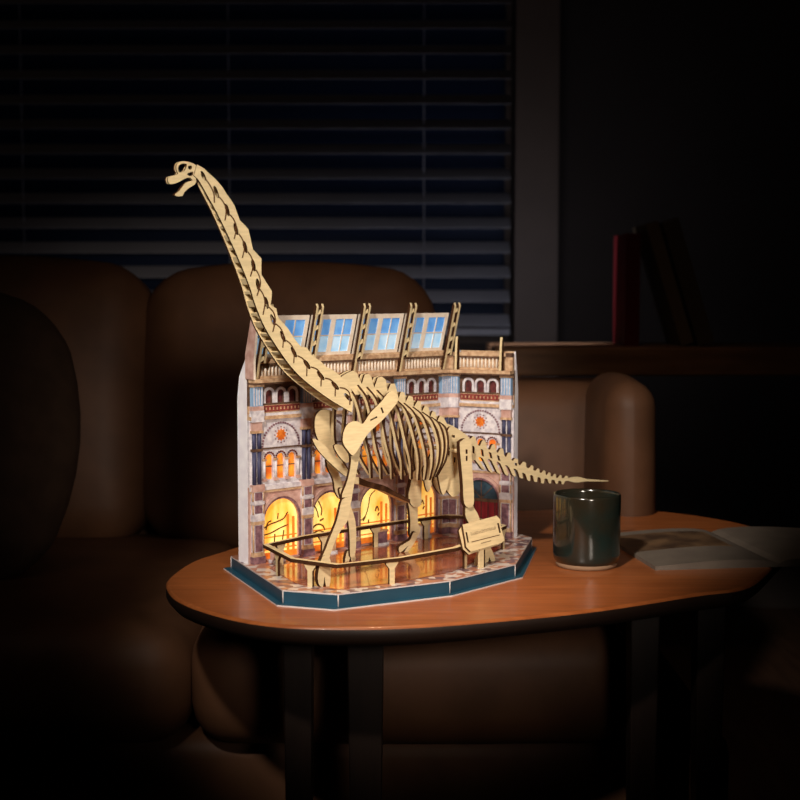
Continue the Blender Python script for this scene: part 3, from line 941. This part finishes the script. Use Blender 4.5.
# pedestals printed as little exhibits along the wall
for c, dx, m in ((BA[0], -14, 'stone_pink'), (BA[1], -8, 'stone_tan'), (BA[2], 0, 'purple'), (BA[3], -4, 'stone_white')):
    b = MB()
    b.box(c + dx - 9, c + dx + 9, -15, -6, 0, 3, 'stone_white')
    b.box(c + dx - 7.5, c + dx + 7.5, -13.5, -7, 3, 17, m)
    b.box(c + dx - 8.5, c + dx + 8.5, -14.5, -6.5, 17, 19, 'stone_tan')
    b.build('exhibit_plinth', dio, xfA)

# ---- roof of skylights leaning over the hall
YB, ZB, YT, ZT = 1.0, 234.0, -13.0, 284.0


def rf(u, v, t):          # v 0..1 up the slope, t thickness outwards (behind)
    return (u, YB + (YT - YB) * v + t, ZB + (ZT - ZB) * v)


for i in range(4):
    x0, x1 = PA[i] + (2 if i else -4), PA[i + 1] - 2
    b = MB()
    W = x1 - x0
    panes = []
    for k in range(2):
        a0 = x0 + 4 + k * (W / 2 - 1)
        pw_ = W / 2 - 8
        for s in range(2):
            for r in range(2):
                panes.append((a0 + s * (pw_ / 2 + .6), a0 + s * (pw_ / 2 + .6) + pw_ / 2 - .6, .12 + r * .40, .12 + r * .40 + .37, r))
    b.plate([(x0, 0), (x1, 0), (x1, 1), (x0, 1)], [[(p[0], p[2]), (p[1], p[2]), (p[1], p[3]), (p[0], p[3])] for p in panes], rf, 'cream', 'cream', 0, 2)
    r_ = b.build('skylight', dio, xfA)
    b = MB()
    for p in panes:
        b.plate([(p[0] - .2, p[2] - .005), (p[1] + .2, p[2] - .005), (p[1] + .2, p[3] + .005), (p[0] - .2, p[3] + .005)], [], rf, 'pane_dark' if p[4] else 'pane_light', 'pane_light', 1.0, 1.6)
    b.build('glass', r_, xfA)
b = MB()
b.box(0, LA, -3, 4, 232, 236, 'stone_tan')
b.build('roof_beam', dio, xfA)
# gable end boards
for x in (-1.5,):
    b = MB()
    b.plate([(4, 212), (-12, 212), (-12, 232), (-20, 286), (-9, 286), (4, 240)], [], lambda u, v, t: (t, u, v), 'stone_pink', 'cream', x, x + 3)
    b.build('gable', dio, xfA)
# rafters: twin bars with rungs and one leg down to the ledge
for x in (11, 83, 155, 230, 305):
    b = MB()
    lean = lambda z: -4 - (z - 212) * 0.25
    for xa, z0, z1 in ((x - 4, 212, 297), (x + 4, 230, 297)):
        p = [(lean(z0) - 2.4, z0), (lean(z0) + 2.4, z0), (lean(z1) + 2, z1 - 4), (lean(z1) - .5, z1), (lean(z1) - 2.2, z1 - 4)]
        b.plate(p, [], lambda u, v, t: (xa + t, u, v), 'burnt', 'ply', -1.5, 1.5)
    for z in (232, 248, 266, 284):
        b.bar((x - 4, lean(z), z), (x + 4, lean(z + 5), z + 5), 4, 3.5, 'ply')
    b.build('rafter', dio, xfA)
# finial boards on the short wall
for x in (17, 79):
    b = MB()
    p = [(-14, 212), (-6, 212), (-6, 236), (-8.5, 252), (-10, 254), (-11.5, 250), (-13, 236)]
    b.plate(p, [], lambda u, v, t: (x + t, u, v), 'burnt', 'ply', -1.5, 1.5)
    b.build('finial', dio, xfB)

# ------------------------------------------------------------------ dinosaur skeleton, local mm: x along the spine, -y to the viewer
dn = root('dinosaur_skeleton', (-0.0674, 1.530, 0.5165), math.radians(36))
tag(dn, 'tan plywood long-necked dinosaur skeleton standing on the museum model base', 'dinosaur model')


def bone(name, key, o, e2=(0, 0, 1), th=4, holes=(), smooth=True, flip=False, label=None, k=3):
    """a flat laser-cut bone; o = (t, n, z) of its drawing plane, n towards the viewer"""
    E2 = Vector(e2)
    N = Vector((0, 1, 0)) - E2 * (E2.y / E2.length_squared)
    N.normalize()

    def fn(u, v, t):
        p = Vector(o) + Vector((u, 0, 0)) + E2 * v + N * t
        return (p.x, p.y if flip else -p.y, p.z)
    out = smooth_loop(D[key], k) if smooth else D[key]
    b = MB()
    b.plate(out, [smooth_loop(h, 3) if len(h) > 4 else h for h in holes], fn, 'ply', 'burnt', -th, 0)
    return b, fn


NEO, NEE = (0, 15, 200), (0, -10 / 222, 1)
b, _ = bone('skull', 'skull', (0, 3, 423), holes=D['skull_holes'], th=2.2)
b.build('skull', dn)
b, _ = bone('skull', 'skull', (0, -1, 423), holes=D['skull_holes'], th=2.2)
b.build('skull', dn)
b, _ = bone('jaw', 'jaw', (0, 3, 423), th=5)
b.build('jaw', dn)

# neck: two side boards tied by rungs along the throat
front = smooth_line(D['neck_front'], 6)
back = smooth_line(D['neck_back'], 2)
fr = resample(front, 60)
bk = resample(back, 60)
D['neck'] = front + back[::-1]
slots = []
arcs = []
NV = 15
fr2 = resample(front, NV * 4 + 1)
bk2 = resample(back, NV * 4 + 1)
for i in range(NV):
    q = 4 * i + 2
    f, g = Vector(fr2[q]), Vector(bk2[q])
    w = (g - f)
    tdir = (Vector(fr2[min(q + 2, NV * 4)]) - Vector(fr2[max(q - 2, 0)])).normalized()
    L = w.length
    c = f + w * 0.56
    sl = min(0.62 * L * 0.45, 5.5) + 1.0
    sw = 1.7 + L * 0.025
    nrm = Vector((-tdir.y, tdir.x))
    d2 = (tdir * 0.94 + w.normalized() * -0.22).normalized()
    n2 = Vector((-d2.y, d2.x))
    slots.append([tuple(c + d2 * (sl * math.cos(a)) + n2 * (sw * math.sin(a))) for a in [2 * math.pi * j / 10 for j in range(10)]])
    step = (Vector(fr2[min(q + 4, NV * 4)]) - f)
    a0 = c + d2 * sl * 1.0 + w * 0.08
    a1 = f + w * 0.66 + step * 0.66
    a2 = f + w * 0.58 + step * 1.0
    a3 = f + w * 0.22 + step * 1.22
    arcs.append(smooth_line([tuple(a0), tuple(a1), tuple(a2), tuple(a3)], 5))
for side in (0, 1):
    b, fn = bone('neck', 'neck', NEO, NEE, th=3, holes=slots, smooth=False, flip=bool(side))
    if True:
        for A in arcs[:-1]:
            for t0, t1 in ((0.01, 0.12), (-3.12, -3.01)):
                P = [Vector(p) for p in A]
                lft, rgt = [], []
                for j, p in enumerate(P):
                    d_ = (P[min(j + 1, len(P) - 1)] - P[max(j - 1, 0)]).normalized()
                    nn = Vector((-d_.y, d_.x)) * 0.75
                    lft.append(tuple(p + nn))
                    rgt.append(tuple(p - nn))
                b.plate(lft + rgt[::-1], [], fn, 'engraved', 'engraved', t0, t1)
    b.build('neck_board', dn)
rg = resample(front, 27)
_, fnn = bone('neck', 'neck', NEO, NEE, th=3, smooth=False)
_, fnf = bone('neck', 'neck', NEO, NEE, th=3, smooth=False, flip=True)
for i in range(1, 26):
    d_ = (Vector(rg[i + 1]) - Vector(rg[i - 1])).normalized()
    nn = Vector((-d_.y, d_.x))
    w = Vector(bk[min(59, int(i * 59 / 26))]) - Vector(rg[i])
    if nn.dot(w) < 0:
        nn = -nn
    c = Vector(rg[i]) + nn * 2.2
    b = MB()
    p0, p1 = Vector(fnn(c.x, c.y, -3)), Vector(fnf(c.x, c.y, -3))
    b.bar(p0, p1, 3.0 if i % 2 else 6.5, 2.4, 'ply', (nn.x, 0, nn.y))
    b.build('neck_rung', dn)

# spine boards, tail, pelvis
for side in (0, 1):
    b, _ = bone('spine', 'spine', (0, 5.5, 0), th=3, flip=bool(side), smooth=False)
    b.build('spine_board', dn)
for t, zz in ((8, 208), (30, 206), (52, 204), (74, 196), (96, 184), (118, 171), (138, 160)):
    b = MB()
    b.box(t - 1.5, t + 1.5, -4.5, 4.5, zz - 6, zz + 2, 'ply')
    b.build('spine_spacer', dn)
b, _ = bone('tail', 'tail', (0, 2, 0), th=4, holes=D['tail_holes'], k=2)
b.build('tail', dn)
for side in (0, 1):
    b, _ = bone('pelvis', 'pelvis', (0, 12, 0), th=3, flip=bool(side), holes=[[(148, 146), (153, 145), (153, 142), (148, 143)], [(150, 120), (154, 119), (154, 113), (150, 114)]])
    b.build('pelvis', dn)
    b, _ = bone('pubis', 'pubis', (0, 16, 0), th=3, flip=bool(side))
    b.build('pubis', dn)
b = MB()
b.cyl((148, -34, 128), (148, 36, 128), 2.2, 2.2, 'ply', 12)
b.build('hip_axle', dn)
# ribs, near and far
for R in D['ribs']:
    (t0, n0, z0), (t1, n1, z1), (t2, n2, z2) = R
    mid = ((t0 * .55 + t1 * .45), n1 * .68, z0 + (z1 - z0) * .30)
    low = ((t1 * .55 + t2 * .45), n1 * 1.0, z1 + (z2 - z1) * .5)
    P = smooth_line([(t0, n0, z0), mid, (t1, n1, z1), low, (t2, n2, z2)], 6)
    for s in (-1, 1):
        b = MB()
        vs = []
        n = len(P)
        for j, p in enumerate(P):
            a, c = Vector(P[max(0, j - 1)]), Vector(P[min(n - 1, j + 1)])
            T = (c - a).normalized()
            X = Vector((1, 0, 0))
            Nn = (X - T * X.dot(T)).normalized()
            Wd = Nn.cross(T)
            wd = 2.15 * (0.75 + 0.35 * math.sin(math.pi * j / (n - 1))) if j < n - 1 else 1.5
            for k1, k2 in ((-1, -1), (1, -1), (1, 1), (-1, 1)):
                q = Vector(p) + Wd * (wd * k1) + Nn * (1.5 * k2)
                vs.append((q.x, s * q.y, q.z))
        for j in range(n - 1):
            o = 4 * j
            quad = vs[o:o + 8]
            b.add(quad, [(0, 1, 5, 4), (2, 3, 7, 6)], 'ply')
            b.add(quad, [(1, 2, 6, 5), (3, 0, 4, 7)], 'burnt')
        b.add(vs[:4], [(0, 1, 2, 3)], 'burnt')
        b.add(vs[-4:], [(0, 1, 2, 3)], 'burnt')
        b.build('rib', dn)

# limbs
SC = ((0, 42, 140), (0, -14 / 55, 1))
HU = ((0, 47, 140), (0, -.02, 1))
HF = ((0, -36, 140), (0, .07, 1))
FE = ((0, 38, 100), (0, -.05, 1))
FF = ((0, -32, 120), (0, .2, 1))


def limb(name, key, P, dt=0.0, th=4, holes=(), label=None):
    o = (P[0][0], P[0][1] + dt, P[0][2])
    b, _ = bone(name, key, o, P[1], th=th, holes=holes)
    b.build(name, dn, label=label)


limb('scapula', 'scapula', SC, 0, 3.5, D['scapula_slots'])
HM = ((0, 35, 140), (0, -.02, 1))
limb('humerus', 'humerus', HM, 0, 4)
limb('radius', 'radius', HU, -1, 4.5)
limb('foot', 'front_foot', HU, 0, 6)
limb('humerus', 'humerus_far', HF, -3.6, 4)
limb('radius', 'radius_far', HF, 0.6, 4)
limb('foot', 'front_foot_far', HF, -3, 5)
limb('femur', 'femur', FE, 4, 6, D['femur_slots'])
limb('tibia', 'tibia', FE, 0, 5)
limb('foot', 'hind_foot', FE, 4, 5)
limb('femur', 'femur_far', FF, 0, 6)
limb('tibia', 'tibia_far', FF, -5, 5)
limb('foot', 'hind_foot_far', FF, -1, 5)
b, _ = bone('chest', 'chest', (0, -10, 0), th=3)
b.build('sternum', dn)
b, _ = bone('chest', 'coracoid', (0, 14, 0), th=3)
b.build('coracoid', dn)
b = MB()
b.plate(D['belly_bar'], [], lambda u, v, t: (u, t, v), 'burnt', 'ply', -8, 8)  # dark face: shade on the bar painted with the burnt-edge colour
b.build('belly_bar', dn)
